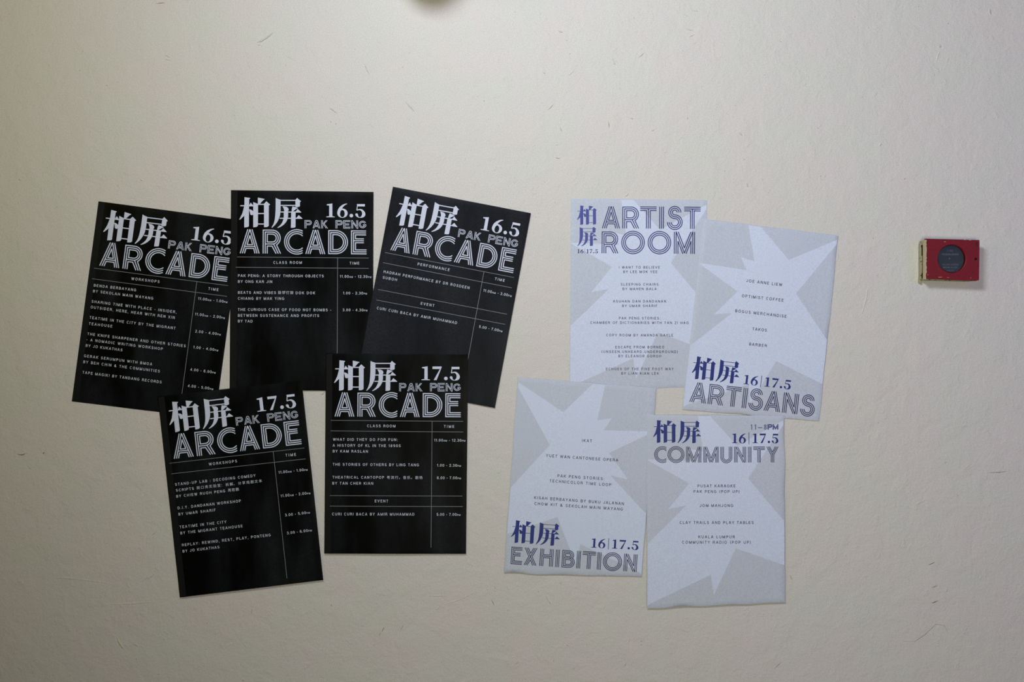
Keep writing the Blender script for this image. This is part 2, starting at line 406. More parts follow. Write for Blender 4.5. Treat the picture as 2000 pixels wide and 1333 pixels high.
# --- two-line capitals for the small heading and the opening hours, cap height 230
def cap2(ch, lw=14):
    A = []
    def s(*p): A.append((list(p), False))
    def c(*p): A.append((list(p), True))
    if ch == 'P':
        s((7,230),(7,7),(125,7),*arc(128,69,62,-90,90,12),(40,131),(40,230)); c((40,38),(125,38),*arc(128,69,31,-90,90,10),(40,100)); w_ = 192
    elif ch == 'A':
        s((10,230),(84,16),(112,5),(140,16),(205,230)); s((40,230),(56,180),(156,180),(172,230)); c((112,46),(72,150),(145,150)); w_ = 212
    elif ch == 'K':
        s((7,0),(7,230)); s((40,0),(40,115),(135,2)); s((170,2),(84,100),(182,230)); s((142,230),(66,122),(40,152),(40,230)); w_ = 188
    elif ch == 'E':
        s((195,7),(7,7),(7,223),(195,223)); s((195,38),(42,38),(42,100),(165,100)); s((165,132),(42,132),(42,192),(195,192)); w_ = 198
    elif ch == 'N':
        s((7,230),(7,7),(30,7),(145,172),(145,0)); s((178,0),(178,226),(155,226),(40,62),(40,230)); w_ = 185
    elif ch == 'G':
        s(*arc(102,115,96,-28,-330,26),(192,165),(192,118),(112,118)); s(*arc(102,115,64,-28,-312,20),(158,150),(112,150)); w_ = 200
    elif ch == 'M':
        s((7,230),(7,7),(30,7),(120,170),(210,7),(233,7),(233,230)); s((38,230),(38,70),(120,215),(202,70),(202,230)); w_ = 240
    elif ch == '1':
        s((0,60),(40,10),(40,230)); s((62,0),(62,230)); w_ = 66
    elif ch == '-':
        s((0,140),(190,140)); s((0,155),(190,155)); w_ = 190
    elif ch == '8':
        c(*arc(60,60,50,0,345,20)); c(*arc(60,60,24,0,345,14)); c(*arc(60,168,58,0,345,20)); c(*arc(60,168,30,0,345,14)); w_ = 120
    k = Ink()
    for p, cl in A: k.stroke(p, lw, cl, step=120)
    return k, w_

# --- small sans text: centre-line capitals, cap height 100, y down
def a_(cx, cy, rx, ry, a0, a1, n=10): return arc(cx, cy, rx, a0, a1, n, ry)
T, B_ = 7, 93
GL = {
 'A': (82, [[(6,100),(38,5),(44,5),(76,100)], [(20,66),(62,66)]]), 'B': (76, [[(10,T),(44,T),*a_(44,28,20,21,-90,90,8),(10,49)], [(10,T),(10,B_),(46,B_),*a_(46,71,22,22,90,-90,8),(10,49)]]),
 'C': (82, [a_(43,50,34,44,-42,-318,16)]), 'D': (82, [[(10,T),(36,T),*a_(36,50,36,43,-90,90,14),(10,B_),(10,T),(30,T)]]),
 'E': (70, [[(66,T),(10,T),(10,B_),(67,B_)], [(10,49),(60,49)]]), 'F': (66, [[(64,T),(10,T),(10,100)], [(10,50),(56,50)]]),
 'G': (86, [[*a_(43,50,34,44,-42,-325,16),(77,74),(77,54),(48,54)]]), 'H': (82, [[(10,0),(10,100)], [(72,0),(72,100)], [(10,49),(72,49)]]),
 'I': (20, [[(10,0),(10,100)]]), 'J': (60, [[(50,0),(50,66),*a_(29,68,21,25,0,170,10)]]), 'K': (78, [[(10,0),(10,100)], [(72,0),(12,62)], [(32,44),(74,100)]]),
 'L': (64, [[(10,0),(10,B_),(62,B_)]]), 'M': (96, [[(10,100),(10,0)], [(10,4),(48,96),(86,4)], [(86,0),(86,100)]]), 'N': (82, [[(10,100),(10,0)], [(12,4),(70,96)], [(72,100),(72,0)]]),
 'O': (90, [a_(45,50,36,44,0,360,22)]), 'P': (74, [[(10,100),(10,T),(42,T),*a_(42,31,23,24,-90,90,9),(10,55)]]), 'R': (78, [[(10,100),(10,T),(44,T),*a_(44,29,22,22,-90,90,9),(10,51)], [(46,51),(64,64),(68,100)]]),
 'S': (76, [[*a_(38,28,26,21,-15,-250,10),*a_(38,71,29,22,-70,165,11)]]), 'T': (70, [[(3,T),(67,T)], [(35,T),(35,100)]]), 'U': (80, [[(10,0),(10,62),*a_(40,62,30,31,180,0,12),(70,0)]]),
 'V': (78, [[(5,0),(39,97),(73,0)]]), 'W': (110, [[(5,0),(31,97),(55,6),(79,97),(105,0)]]), 'X': (78, [[(7,0),(71,100)], [(71,0),(7,100)]]), 'Y': (76, [[(5,0),(38,56),(71,0)], [(38,56),(38,100)]]),
 'Z': (72, [[(7,T),(64,T),(7,B_),(67,B_)]]), '1': (46, [[(6,26),(20,20),(30,4),(30,100)]]), '2': (70, [[*a_(35,30,25,23,-170,25,9),(12,B_),(62,B_)]]),
 '3': (70, [[*a_(34,28,23,21,-165,90,10)], [*a_(34,71,26,22,-90,165,10)]]), '4': (72, [[(50,100),(50,5),(8,70),(66,70)]]), '5': (70, [[(58,T),(20,T),(14,48),*a_(36,66,26,27,-130,150,11)]]),
 '6': (72, [a_(36,66,26,27,0,360,14), [(58,20),*a_(36,36,27,29,-55,-120,5),(10,40),(10,66)]]), '7': (66, [[(6,T),(60,T),(34,50),(26,100)]]), '8': (70, [a_(35,28,22,21,0,360,14), a_(35,71,26,22,0,360,14)]),
 '9': (72, [a_(36,34,26,27,0,360,14), [(62,34),(62,60),*a_(36,64,27,29,0,130,7)]]), '0': (72, [a_(36,50,26,43,0,360,18)]),
 '.': (26, [[(13,86),(13,100)]]), ',': (26, [[(13,86),(13,100),(8,114)]]), ':': (26, [[(13,32),(13,46)], [(13,86),(13,100)]]), '-': (42, [[(6,60),(36,60)]]),
 '!': (26, [[(13,0),(13,68)], [(13,86),(13,100)]]), '(': (34, [a_(52,54,38,66,-125,-235,10)]), ')': (34, [a_(-18,54,38,66,-55,55,10)]),
 '&': (88, [[(82,100),(24,30),*a_(37,22,16,15,150,390,10),(20,60),*a_(34,73,24,20,210,60,9),(74,56)]]), '|': (20, [[(10,-8),(10,108)]]), ' ': (34, [])}
def small(ink, text, p0, p1, cap, bold=15.0, size2=0.62):
    """text fitted between two baseline points; a/p before m in lower case is set as small capitals"""
    seq = []
    for ch in text:
        k = cap/100.0; up = ch
        if ch.islower(): up = ch.upper(); k *= size2
        wdt, st = GL[up]; seq.append((up, k, wdt*k, st))
    L = math.hypot(p1[0]-p0[0], p1[1]-p0[1]); ex = ((p1[0]-p0[0])/L, (p1[1]-p0[1])/L); ey = (-ex[1], ex[0])
    nat = sum(q[2] for q in seq); gap = (L - nat)/max(1, len(seq)-1); kx = 1.0
    if gap < 0.12*cap: kx = (L - 0.12*cap*(len(seq)-1))/nat; gap = 0.12*cap
    if gap > 0.50*cap: kx = (L - 0.50*cap*(len(seq)-1))/nat; gap = 0.50*cap
    x = 0.0
    for up, k, adv, st in seq:
        for pl in st:
            q = [(p0[0] + ex[0]*(x+a*k*kx) + ey[0]*(b-100)*k, p0[1] + ex[1]*(x+a*k*kx) + ey[1]*(b-100)*k) for a, b in pl]
            ink.stroke(q, bold*k*(1.15 if k < cap/100.0 else 1.0))
        x += adv*kx + gap

_cj = {}
def cjk_glyph(ch):
    """small Chinese characters come from the typeface built into Blender"""
    if ch in _cj: return _cj[ch]
    cu = bpy.data.curves.new('type', 'FONT'); cu.body = ch; cu.resolution_u = 2
    o = bpy.data.objects.new('type', cu); C.objects.link(o)
    bpy.context.view_layer.update()
    ev = o.evaluated_get(bpy.context.evaluated_depsgraph_get()); me = ev.to_mesh()
    r = ([(v.co.x, -v.co.y) for v in me.vertices], [tuple(p.vertices) for p in me.polygons])
    ev.to_mesh_clear(); bpy.data.objects.remove(o); bpy.data.curves.remove(cu)
    _cj[ch] = r; return r
def cjk(ink, text, p0, p1, size):
    L = math.hypot(p1[0]-p0[0], p1[1]-p0[1]); ex = ((p1[0]-p0[0])/L, (p1[1]-p0[1])/L); ey = (-ex[1], ex[0])
    adv = L/len(text); k = size/0.92
    for i, ch in enumerate(text):
        v, f = cjk_glyph(ch)
        if not v: continue
        if ch in '：，。': x0 = adv*i - min(a for a, b in v)*k + adv*0.1
        else:
            cx = (min(a for a, b in v)+max(a for a, b in v))/2; x0 = adv*(i+.5) - cx*k
        b0 = len(ink.v)
        ink.v += [(p0[0]+ex[0]*(x0+a*k)+ey[0]*b*k, p0[1]+ex[1]*(x0+a*k)+ey[1]*b*k) for a, b in v]
        ink.f += [tuple(b0+j for j in q) for q in f]
        ink.mark()

def word3(text, xs, total, p0, p1, cap):
    global LW
    LW = 27 if cap > 38 else 28
    k = Ink(); fn = base_map(p0, p1, total, 675, cap)
    for ch, x in zip(text, xs):
        g, w_ = cap3(ch); k.add(g, lambda a, b, x=x: fn(a + x, b))
    return k
def word2(text, xs, total, p0, p1, cap, lw=14):
    k = Ink(); fn = base_map(p0, p1, total, 230, cap)
    for ch, x in zip(text, xs):
        g, w_ = cap2(ch, lw); k.add(g, lambda a, b, x=x: fn(a + x, b))
    return k
def figures(text, xs, total, p0, p1, cap):
    k = Ink(); fn = base_map(p0, p1, total, 387, cap)
    for ch, x in zip(text, xs):
        g, w_ = fig(ch); k.add(g, lambda a, b, x=x: fn(a + x, b))
    return k

# ------------------------------------------------------------ poster materials
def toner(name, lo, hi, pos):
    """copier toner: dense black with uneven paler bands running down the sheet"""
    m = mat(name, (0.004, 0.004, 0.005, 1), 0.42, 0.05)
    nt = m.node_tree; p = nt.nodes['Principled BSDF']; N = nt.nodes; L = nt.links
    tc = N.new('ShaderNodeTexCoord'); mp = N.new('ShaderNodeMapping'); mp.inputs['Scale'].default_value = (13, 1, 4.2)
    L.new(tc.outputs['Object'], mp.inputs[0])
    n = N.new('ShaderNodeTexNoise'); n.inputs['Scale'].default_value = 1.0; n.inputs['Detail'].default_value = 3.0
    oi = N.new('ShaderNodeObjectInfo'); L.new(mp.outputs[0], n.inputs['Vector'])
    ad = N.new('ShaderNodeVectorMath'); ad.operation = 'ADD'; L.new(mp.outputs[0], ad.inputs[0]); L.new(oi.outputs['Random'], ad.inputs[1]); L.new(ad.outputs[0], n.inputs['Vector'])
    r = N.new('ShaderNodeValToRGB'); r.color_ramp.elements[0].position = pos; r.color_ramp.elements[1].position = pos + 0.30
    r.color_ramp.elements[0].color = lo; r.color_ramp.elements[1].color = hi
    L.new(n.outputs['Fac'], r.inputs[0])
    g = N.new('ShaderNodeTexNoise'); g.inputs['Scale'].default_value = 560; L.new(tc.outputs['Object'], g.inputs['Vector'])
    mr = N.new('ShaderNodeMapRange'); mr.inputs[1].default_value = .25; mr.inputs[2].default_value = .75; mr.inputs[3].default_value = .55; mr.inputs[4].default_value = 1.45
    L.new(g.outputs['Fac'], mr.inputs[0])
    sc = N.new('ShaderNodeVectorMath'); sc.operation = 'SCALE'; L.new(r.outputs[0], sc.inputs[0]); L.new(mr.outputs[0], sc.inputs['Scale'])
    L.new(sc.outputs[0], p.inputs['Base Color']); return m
M_BLACK = toner('black_toner_paper', (0.0016, 0.0018, 0.0018, 1), (0.0125, 0.0140, 0.0155, 1), 0.42)
M_BLACK2 = toner('painted_sheen_toner_paper', (0.0085, 0.0098, 0.0125, 1), (0.0185, 0.0200, 0.0245, 1), 0.40)  # lighter copy of the black toner: a sheet's sheen put into its colour
M_STRIP = mat('thin_toner_margin', (0.0105, 0.0112, 0.0105, 1), 0.42, 0.05)
M_SILVER = mat('bare_white_paper_print', (0.60, 0.64, 0.74, 1), 0.6, 0.2, 0.10, 600)
M_TEXTW = mat('white_small_print', (0.56, 0.60, 0.66, 1), 0.6, 0.3, 0.04, 700)
M_RULE = mat('thin_grey_rule', srgb(128, 132, 134), 0.6, 0.3)
M_PGREY = mat('pale_grey_printed_paper', (0.515, 0.560, 0.620, 1), 0.62, 0.2, 0.13, 600, 0.00012, 90)
M_STAR = mat('white_star_paper', (0.610, 0.675, 0.790, 1), 0.62, 0.2, 0.12, 600)
M_NAVY = mat('navy_blue_ink', srgb(22, 42, 118), 0.5, 0.3, 0.06, 500)
M_NAVY2 = mat('violet_blue_ink', srgb(72, 80, 150), 0.5, 0.3, 0.06, 500)
M_LINE = mat('dark_navy_line_ink', srgb(22, 29, 80), 0.5, 0.3)
M_LINE2 = mat('violet_navy_line_ink', srgb(40, 42, 108), 0.5, 0.3)
M_TXTB = mat('dark_blue_small_print', srgb(38, 42, 66), 0.5, 0.3)
M_HOUR = mat('faded_violet_ink', srgb(82, 86, 130), 0.5, 0.3)

class Poster:
    def __init__(s, corners, depth, seed, black, name, label, group, lift=(0,0,0,0), amp=1.0, rag=0.0):
        s.c = corners; s.depth = depth; s.seed = seed; s.black = black; s.amp = amp; s.lift = lift; s.rag = rag
        s.o = W(corners[0][0], corners[0][1], depth)
        s.root = bpy.data.objects.new(name, None); C.objects.link(s.root); s.root.location = s.o
        s.root.empty_display_size = 0.05
        tag(s.root, label, 'poster', group)
        s.build_sheet()
    def uv2px(s, u, v):
        a, b, c, d = s.c
        return ((a[0]*(1-u)+b[0]*u)*(1-v) + (d[0]*(1-u)+c[0]*u)*v, (a[1]*(1-u)+b[1]*u)*(1-v) + (d[1]*(1-u)+c[1]*u)*v)
    def px2uv(s, x, y):
        a, b, c, d = s.c
        w_, h_ = math.hypot(b[0]-a[0], b[1]-a[1]), math.hypot(d[0]-a[0], d[1]-a[1])
        u = ((x-a[0])*(b[0]-a[0]) + (y-a[1])*(b[1]-a[1]))/w_**2; v = ((x-a[0])*(d[0]-a[0]) + (y-a[1])*(d[1]-a[1]))/h_**2
        for _ in range(3):
            p = s.uv2px(u, v); u += ((x-p[0])*(b[0]-a[0]) + (y-p[1])*(b[1]-a[1]))/w_**2; v += ((x-p[0])*(d[0]-a[0]) + (y-p[1])*(d[1]-a[1]))/h_**2
        return u, v
    def height(s, u, v):
        k = s.seed; h = 0.00045*(math.sin(5.2*u + 1.3*k) * math.sin(2.1*v + k)) + 0.0005*math.cos(2*math.pi*(u-.5))
        h += 0.0005*noise.noise(Vector((u*3.2 + k*7, v*4.0, k)))
        h += 0.00022*noise.noise(Vector((u*9 + k*3, v*11.0, k+5)))
        h *= s.amp
        e = lambda t: math.exp(-t*11)
        cl, cr, cb, ct = s.lift     # how far the left, right, bottom, top edges stand off (mm)
        h += 0.00038*(cl*e(max(u,0)) + cr*e(max(1-u,0)) + cb*e(max(1-v,0))*(.6+.5*math.sin(14*u+k*2)) + ct*e(max(v,0))*(.7+.4*math.sin(9*u+k)))
        return s.depth + 0.0009 + h*(1.0)
    def place(s, x, y, off):
        u, v = s.px2uv(x, y)
        return W(x, y, s.depth) + Vector((0, -(s.height(u, v) - s.depth) - off, 0)) - s.o
    def build_sheet(s):
        us = [0, .005] + [i/28 for i in range(1, 28)] + [.995, 1]; vs_ = [0, .0042] + [j/40 for j in range(1, 40)] + [.9958, 1]
        nu, nv = len(us)-1, len(vs_)-1; V = []; F = []; rim = 0.0005 if s.black else 0.0012
        for side in (0, 1):
            for j in range(nv+1):
                for i in range(nu+1):
                    u, v = us[i], vs_[j]; x, y = s.uv2px(u, v)
                    dr = rim*(.7 + .6*noise.noise(Vector((u*5, v*5, s.seed*9)))) if (i in (0, nu) or j in (0, nv)) else 0.0
                    if s.rag:
                        if j == nv: y += s.rag*noise.noise(Vector((u*6, s.seed*3, 1)))*2.2
                        if j == 0: y += s.rag*noise.noise(Vector((u*7, s.seed*3, 2)))*1.2
                        if i == nu: x += s.rag*noise.noise(Vector((v*6, s.seed*3, 3)))*1.6
                        if i == 0: x += s.rag*noise.noise(Vector((v*6, s.seed*3, 4)))*1.2
                    V.append(W(x, y, s.depth) + Vector((0, -(s.height(u, v) - s.depth) + side*0.00035 + dr, 0)) - s.o)
        n = (nu+1)*(nv+1); idx = lambda i, j, q=0: q*n + j*(nu+1) + i
        for j in range(nv):
            for i in range(nu):
                F.append((idx(i,j), idx(i,j+1), idx(i+1,j+1), idx(i+1,j))); F.append((idx(i,j,1), idx(i+1,j,1), idx(i+1,j+1,1), idx(i,j+1,1)))
        flat = len(F)
        ring = [(i,0) for i in range(nu)] + [(nu,j) for j in range(nv)] + [(i,nv) for i in range(nu,0,-1)] + [(0,j) for j in range(nv,0,-1)]
        base = len(V)
        for i, j in ring: V += [V[idx(i,j)], V[idx(i,j,1)]]
        m_ = len(ring)
        for t in range(m_):
            q = (t+1) % m_; F.append((base+2*t, base+2*q, base+2*q+1, base+2*t+1))
        me = bpy.data.meshes.new('sheet'); me.from_pydata(V, [], F); me.update()
        for p in me.polygons: p.use_smooth = p.index < flat
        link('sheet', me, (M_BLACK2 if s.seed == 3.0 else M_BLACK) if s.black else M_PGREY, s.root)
    def ink(s, name, k, material, label=None, off=0.00016, cut=9.0):
        k.mark(0); bm = bmesh.new(); vs = [bm.verts.new((x, y, (l % 8)*14e-6)) for (x, y), l in zip(k.v, k.l)]
        for f in k.f:
            try: bm.faces.new([vs[i] for i in f])
            except ValueError: pass
        if cut:
            xs = [v.co.x for v in bm.verts]; ys = [v.co.y for v in bm.verts]
            for ax, lo, hi in ((0, min(xs), max(xs)), (1, min(ys), max(ys))):
                t = lo + cut
                while t < hi:
                    co_ = (t, 0, 0) if ax == 0 else (0, t, 0); no = (1, 0, 0) if ax == 0 else (0, 1, 0)
                    bmesh.ops.bisect_plane(bm, geom=bm.verts[:]+bm.edges[:]+bm.faces[:], plane_co=co_, plane_no=no); t += cut
        for v in bm.verts: v.co = s.place(v.co.x, v.co.y, off + v.co.z)
        bm.normal_update()
        for f in bm.faces:
            if f.normal.y > 0: f.normal_flip()
            f.smooth = True
        me = bpy.data.meshes.new(name); bm.to_mesh(me); bm.free()
        o = link(name, me, material, s.root)
        if label: o['label'] = label
        return o

# ------------------------------------------------------------ the five black programme posters
P5C = [(636.6,690.4),(914.2,693.1),(910.1,1082.6),(633.3,1082.0)]
def from_p5(P, k):
    """artwork measured on the upright 17.5 sheet, carried to another sheet of the same design"""
    a = P5C
    def px2uv5(x, y):
        w_, h_ = 277.6, 391.6; u = v = 0.0
        u = (x-a[0][0])/w_; v = (y-a[0][1])/h_
        for _ in range(4):
            p = ((a[0][0]*(1-u)+a[1][0]*u)*(1-v)+(a[3][0]*(1-u)+a[2][0]*u)*v, (a[0][1]*(1-u)+a[1][1]*u)*(1-v)+(a[3][1]*(1-u)+a[2][1]*u)*v)
            u += (x-p[0])/w_; v += (y-p[1])/h_
        return u, v
    k.mark(0); r = Ink(); r.f = list(k.f); r.l = list(k.l); r.v = [P.uv2px(*px2uv5(x, y)) for x, y in k.v]; return r
Z14 = lambda ox, oy: (lambda x, y: (ox + x/14.286, oy + y/14.286))
ARX = [0, 637, 1237, 1823, 2461, 3087]
def black_head(P, day):
    if P.seed != 3.0:
        k = Ink(); k.tri_poly([P.uv2px(u, v) for u, v in ((.004,.004),(.046,.004),(.046,.996),(.004,.996))]); P.ink('margin_strip', k, M_STRIP, 'thinly printed paler strip down the left margin', off=0.00008)
    f1 = Z14(645, 695)
    for ch, bars in ((CH1, CH1B), (CH2, CH2B)):
        k = Ink(); k.add(hanzi(ch, bars, 28), f1)
        P.ink('title_character', from_p5(P, k), M_SILVER)
    f2 = Z14(775, 705); y1 = f2(0, 542)[1]
    if day == '17.5': k = figures('17.5', [0, 308, 628, 788], 1070, (f2(690,0)[0], y1), (f2(1760,0)[0], y1), 27.0)
    else: k = figures('16.5', [-18, 288, 628, 788], 1070, (f2(690,0)[0], y1), (f2(1760,0)[0], y1), 27.0)
    P.ink('date_figures', from_p5(P, k), M_SILVER)
    y2 = f2(0, 855)[1]
    k = word2('PAKPENG', [0, 220, 460, 860, 1075, 1300, 1510], 1712, (f2(70,0)[0], y2), (f2(1782,0)[0], y2), 16.1)
    P.ink('subtitle_lettering', from_p5(P, k), M_SILVER)
    k = word3('ARCADE', ARX, 3522, (653.4, 814.0), (899.9, 815.6), 47.2)
    P.ink('title_lettering', from_p5(P, k), M_SILVER)

KZ = 5.553
def zp(o, x, y): return (o[0] + x/KZ, o[1] + y/KZ)
def lines(P, items, name, material, cap, bold=14.5):
    for it in items:
        o, x0, y0, x1, y1, t = it
        k = Ink(); small(k, t, zp(o, x0, y0), zp(o, x1, y1), cap, bold)
        P.ink(name, k, material, cut=0)
def hans(P, items, material):
    k = Ink()
    for o, x0, y0, x1, y1, t in items: cjk(k, t, zp(o, x0, y0), zp(o, x1, y1), 6.2)
    return P.ink('chinese_text', k, material, cut=0)
def rules(P, items):
    for o0, x0, y0, o1, x1, y1 in items:
        k = Ink(); k.stroke([zp(o0, x0, y0), zp(o1, x1, y1)], 0.85, step=8)
        P.ink('table_rule', k, M_RULE, cut=0)

G1 = 'black programme posters'
a, b = (120,380), (120,600)
P = Poster([(192.6,393.5),(473.4,430.7),(420.1,818.4),(140.3,784.6)], 0.0, 1.0, True, 'programme_poster',
    'black 16.5 workshops poster at the far left, tilted, listing shadow play and tape magic', G1, (0.2,0.3,0.5,0.2), 0.8)
black_head(P, '16.5')
lines(P, [(a,760,928,1065,962,'WORKSHOPS'),(a,1592,1036,1703,1050,'TIME')], 'table_heading', M_TEXTW, 5.2)
lines(P, [(a,352,1000,812,1053,'BENDA BERBAYANG'),(a,343,1062,997,1143,'BY SEKOLAH MAIN WAYANG'),(a,328,1174,1250,1292,'SHARING TIME WITH PLACE - INSIDER,'),
 (b,318,14,1230,130,'OUTSIDER, HERE, HEAR WITH REN XIN'),(b,305,127,1237,245,'TEATIME IN THE CITY BY THE MIGRANT'),(b,298,193,552,224,'TEAHOUSE'),(b,282,305,1348,438,'THE KNIFE SHARPENER AND OTHER STORIES'),
 (b,272,367,1100,470,'- A NOMADIC WRITING WORKSHOP'),(b,263,431,663,482,'BY JO KUKATHAS'),(b,245,543,985,635,'GERAK SERUMPUN WITH BMOA'),(b,237,608,1068,712,'BY BEH CHIN & THE COMMUNITIES'),
 (b,228,722,1088,830,'TAPE MAGIK! BY TANDANG RECORDS')], 'schedule_line', M_TEXTW, 5.2)
lines(P, [(a,1482,1143,1800,1180,'11.00am - 1.00pm'),(b,1448,90,1772,130,'11.00am - 2.00pm'),(b,1450,276,1728,310,'2.00 - 4.00pm'),(b,1430,449,1700,482,'1.00 - 4.00pm'),
 (b,1397,691,1672,724,'4.00 - 6.00pm'),(b,1370,868,1645,902,'4.00 - 5.00pm')], 'time_entry', M_TEXTW, 5.2)
rules(P, [(a,355,800,a,1808,990),(a,335,915,a,1797,1107),(a,1470,945,b,1290,1080)])

a, b = (430,360), (430,580)
P = Poster([(451.2,371.7),(729.5,375.3),(728.3,764.0),(448.4,762.6)], 0.0014, 2.0, True, 'programme_poster',
    'upright black 16.5 class room poster in the middle of the upper row', G1, (0.2,0.2,0.4,0.2), 0.8)
black_head(P, '16.5')
lines(P, [(a,578,865,888,865,'CLASS ROOM'),(a,1405,872,1510,872,'TIME')], 'table_heading', M_TEXTW, 5.2)
lines(P, [(a,193,1007,1125,1012,'PAK PENG: A STORY THROUGH OBJECTS'),(a,193,1070,567,1073,'BY ONG KAR JIN'),(a,193,1190,607,1192,'BEATS AND VIBES'),(a,820,1194,1032,1195,'DOK DOK'),
 (a,193,1254,697,1256,'CHIANG BY MAK YING'),(b,193,153,1207,158,'THE CURIOUS CASE OF FOOD NOT BOMBS -'),(b,193,217,1075,220,'BETWEEN SUSTENANCE AND PROFITS'),(b,193,278,353,280,'BY TAD')], 'schedule_line', M_TEXTW, 5.2)
hans(P, [(a,625,1190,800,1191,'敲锣打鼓')], M_TEXTW)
lines(P, [(a,1298,1015,1640,1018,'11.00am - 12.30pm'),(a,1333,1196,1593,1198,'1.00 - 2.30pm'),(b,1328,157,1597,159,'3.00 - 4.30pm')], 'time_entry', M_TEXTW, 5.2)
rules(P, [(a,185,790,a,1612,802),(a,170,902,a,1612,914),(a,1275,797,b,1268,960)])

a, b = (700,360), (700,580)
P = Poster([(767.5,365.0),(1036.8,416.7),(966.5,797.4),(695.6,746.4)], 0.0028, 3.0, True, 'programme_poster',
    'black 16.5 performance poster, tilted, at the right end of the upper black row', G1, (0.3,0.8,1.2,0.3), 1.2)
black_head(P, '16.5')
lines(P, [(a,640,880,988,945,'PERFORMANCE'),(a,1478,1040,1585,1060,'TIME'),(b,675,85,822,111,'EVENT')], 'table_heading', M_TEXTW, 5.2)
lines(P, [(a,272,962,1203,1140,'HADRAH PERFORMANCE BY DR ROSDEEN'),(a,262,1025,417,1053,'SUBOH'),(b,198,135,1068,298,'CURI CURI BACA BY AMIR MUHAMMAD')], 'schedule_line', M_TEXTW, 5.2)
lines(P, [(a,1352,1165,1660,1225,'11.00am - 3.00pm'),(b,1305,337,1560,386,'5.00 - 7.00pm')], 'time_entry', M_TEXTW, 5.2)
rules(P, [(a,290,742,a,1687,1013),(a,268,852,a,1665,1125),(b,215,-79,b,1613,190),(b,195,35,b,1593,300),(a,1362,950,b,1150,890)])

a, b = (300,740), (300,940)
P = Poster([(308.1,774.8),(589.4,744.0),(631.5,1133.6),(351.3,1167.8)], 0.0042, 4.0, True, 'programme_poster',
    'black 17.5 workshops poster at the lower left, leaning left below two others', G1, (0.3,0.3,0.5,0.4), 0.8)
black_head(P, '17.5')
lines(P, [(a,603,943,908,908,'WORKSHOPS'),(a,1433,847,1547,836,'TIME')], 'table_heading', M_TEXTW, 5.2)
lines(P, [(a,235,1163,1108,1065,'STAND-UP LAB : DECODING COMEDY'),(a,245,1227,440,1205,'SCRIPTS'),(a,248,1292,780,1232,'BY CHIEW RUOH PENG'),(b,263,308,950,229,'D.I.Y. DANDANAN WORKSHOP'),
 (b,272,375,675,328,'BY UMAR SHARIF'),(b,285,515,792,457,'TEATIME IN THE CITY'),(b,293,580,968,502,'BY THE MIGRANT TEAHOUSE'),(b,310,710,1273,599,'REPLAY: REWIND, REST, PLAY, PONTENG'),(b,317,777,717,730,'BY JO KUKATHAS')], 'schedule_line', M_TEXTW, 5.2)
hans(P, [(a,465,1200,1183,1121,'脱口秀实验室：拆解，分享戏剧文本'),(a,803,1226,932,1212,'周若鹏')], M_TEXTW)
lines(P, [(a,1357,1032,1672,998,'11.00am - 1.00pm'),(a,1380,1287,1702,1253,'11.00am - 2.00pm'),(b,1427,385,1697,353,'3.00 - 5.00pm'),(b,1448,580,1717,546,'3.00 - 6.00pm')], 'time_entry', M_TEXTW, 5.2)
rules(P, [(a,175,918,a,1637,752),(a,195,1033,a,1650,870),(a,1298,790,b,1448,1057)])

a, b = (600,680), (600,880)
P = Poster(P5C, 0.0042, 5.0, True, 'programme_poster',
    'upright black 17.5 class room poster at the bottom right of the black group', G1, (0.3,0.3,0.4,0.4), 0.9)
black_head(P, '17.5')
lines(P, [(a,650,860,958,862,'CLASS ROOM'),(a,1483,866,1595,867,'TIME'),(b,733,564,880,565,'EVENT')], 'table_heading', M_TEXTW, 5.2)
lines(P, [(a,280,1007,983,1010,'WHAT DID THEY DO FOR FUN:'),(a,277,1072,1015,1076,'A HISTORY OF KL IN THE 1890S'),(a,277,1134,660,1137,'BY KAM RASLAN'),(b,277,167,1213,173,'THE STORIES OF OTHERS BY LING TANG'),
 (b,275,307,835,308,'THEATRICAL CANTOPOP'),(b,272,372,717,373,'BY TAN CHER KIAN'),(b,270,706,1163,708,'CURI CURI BACA BY AMIR MUHAMMAD')], 'schedule_line', M_TEXTW, 5.2)
hans(P, [(b,860,308,1255,310,'粤流行。音乐。剧场')], M_TEXTW)
lines(P, [(a,1377,1015,1715,1017,'11.00am - 12.30pm'),(b,1408,177,1667,179,'1.00 - 2.30pm'),(b,1407,313,1667,314,'6.00 - 7.00pm'),(b,1403,710,1662,711,'5.00 - 7.00pm')], 'time_entry', M_TEXTW, 5.2)
rules(P, [(a,257,786,a,1692,797),(a,255,900,a,1692,912),(b,247,491,b,1685,497),(b,247,606,b,1687,611),(a,1355,795,b,1343,1055)])

# ------------------------------------------------------------ the four pale star posters
STAR = [(.368,0),(.459,0),(.657,.158),(.998,.02),(.999,.045),(.737,.333),(1.0,.564),(1.0,.804),(.644,.705),(.483,.95),(.462,.842),(.02,.98),(0,.99),
        (0,.667),(.281,.473),(.15,.49),(.303,.356),(0,.233),(0,.228),(.355,.238),(.30,.172),(.405,.187)]
def star(P, mirror=False, pts=None):
    pts = pts or STAR
    k = Ink(); k.tri_poly([P.uv2px(0.0055 + 0.989*((1-u) if mirror else u), 0.0048 + 0.9904*v) for u, v in pts])
    P.ink('star_print', k, M_STAR, 'large white many-pointed star shape', off=0.00008, cut=8.0)
def hz(P, src, dst, which, material):
    fn = affine3(src, dst)
    for ch, bars in which:
        k = Ink(); k.add(hanzi(ch, bars, 20), fn); P.ink('title_character', k, material)
BOTH = ((CH1, CH1B), (CH2, CH2B)); SRC = [(248,978),(1545,985),(258,130)]
DX = [0, 180, 438, 535, 723, 930, 1035]
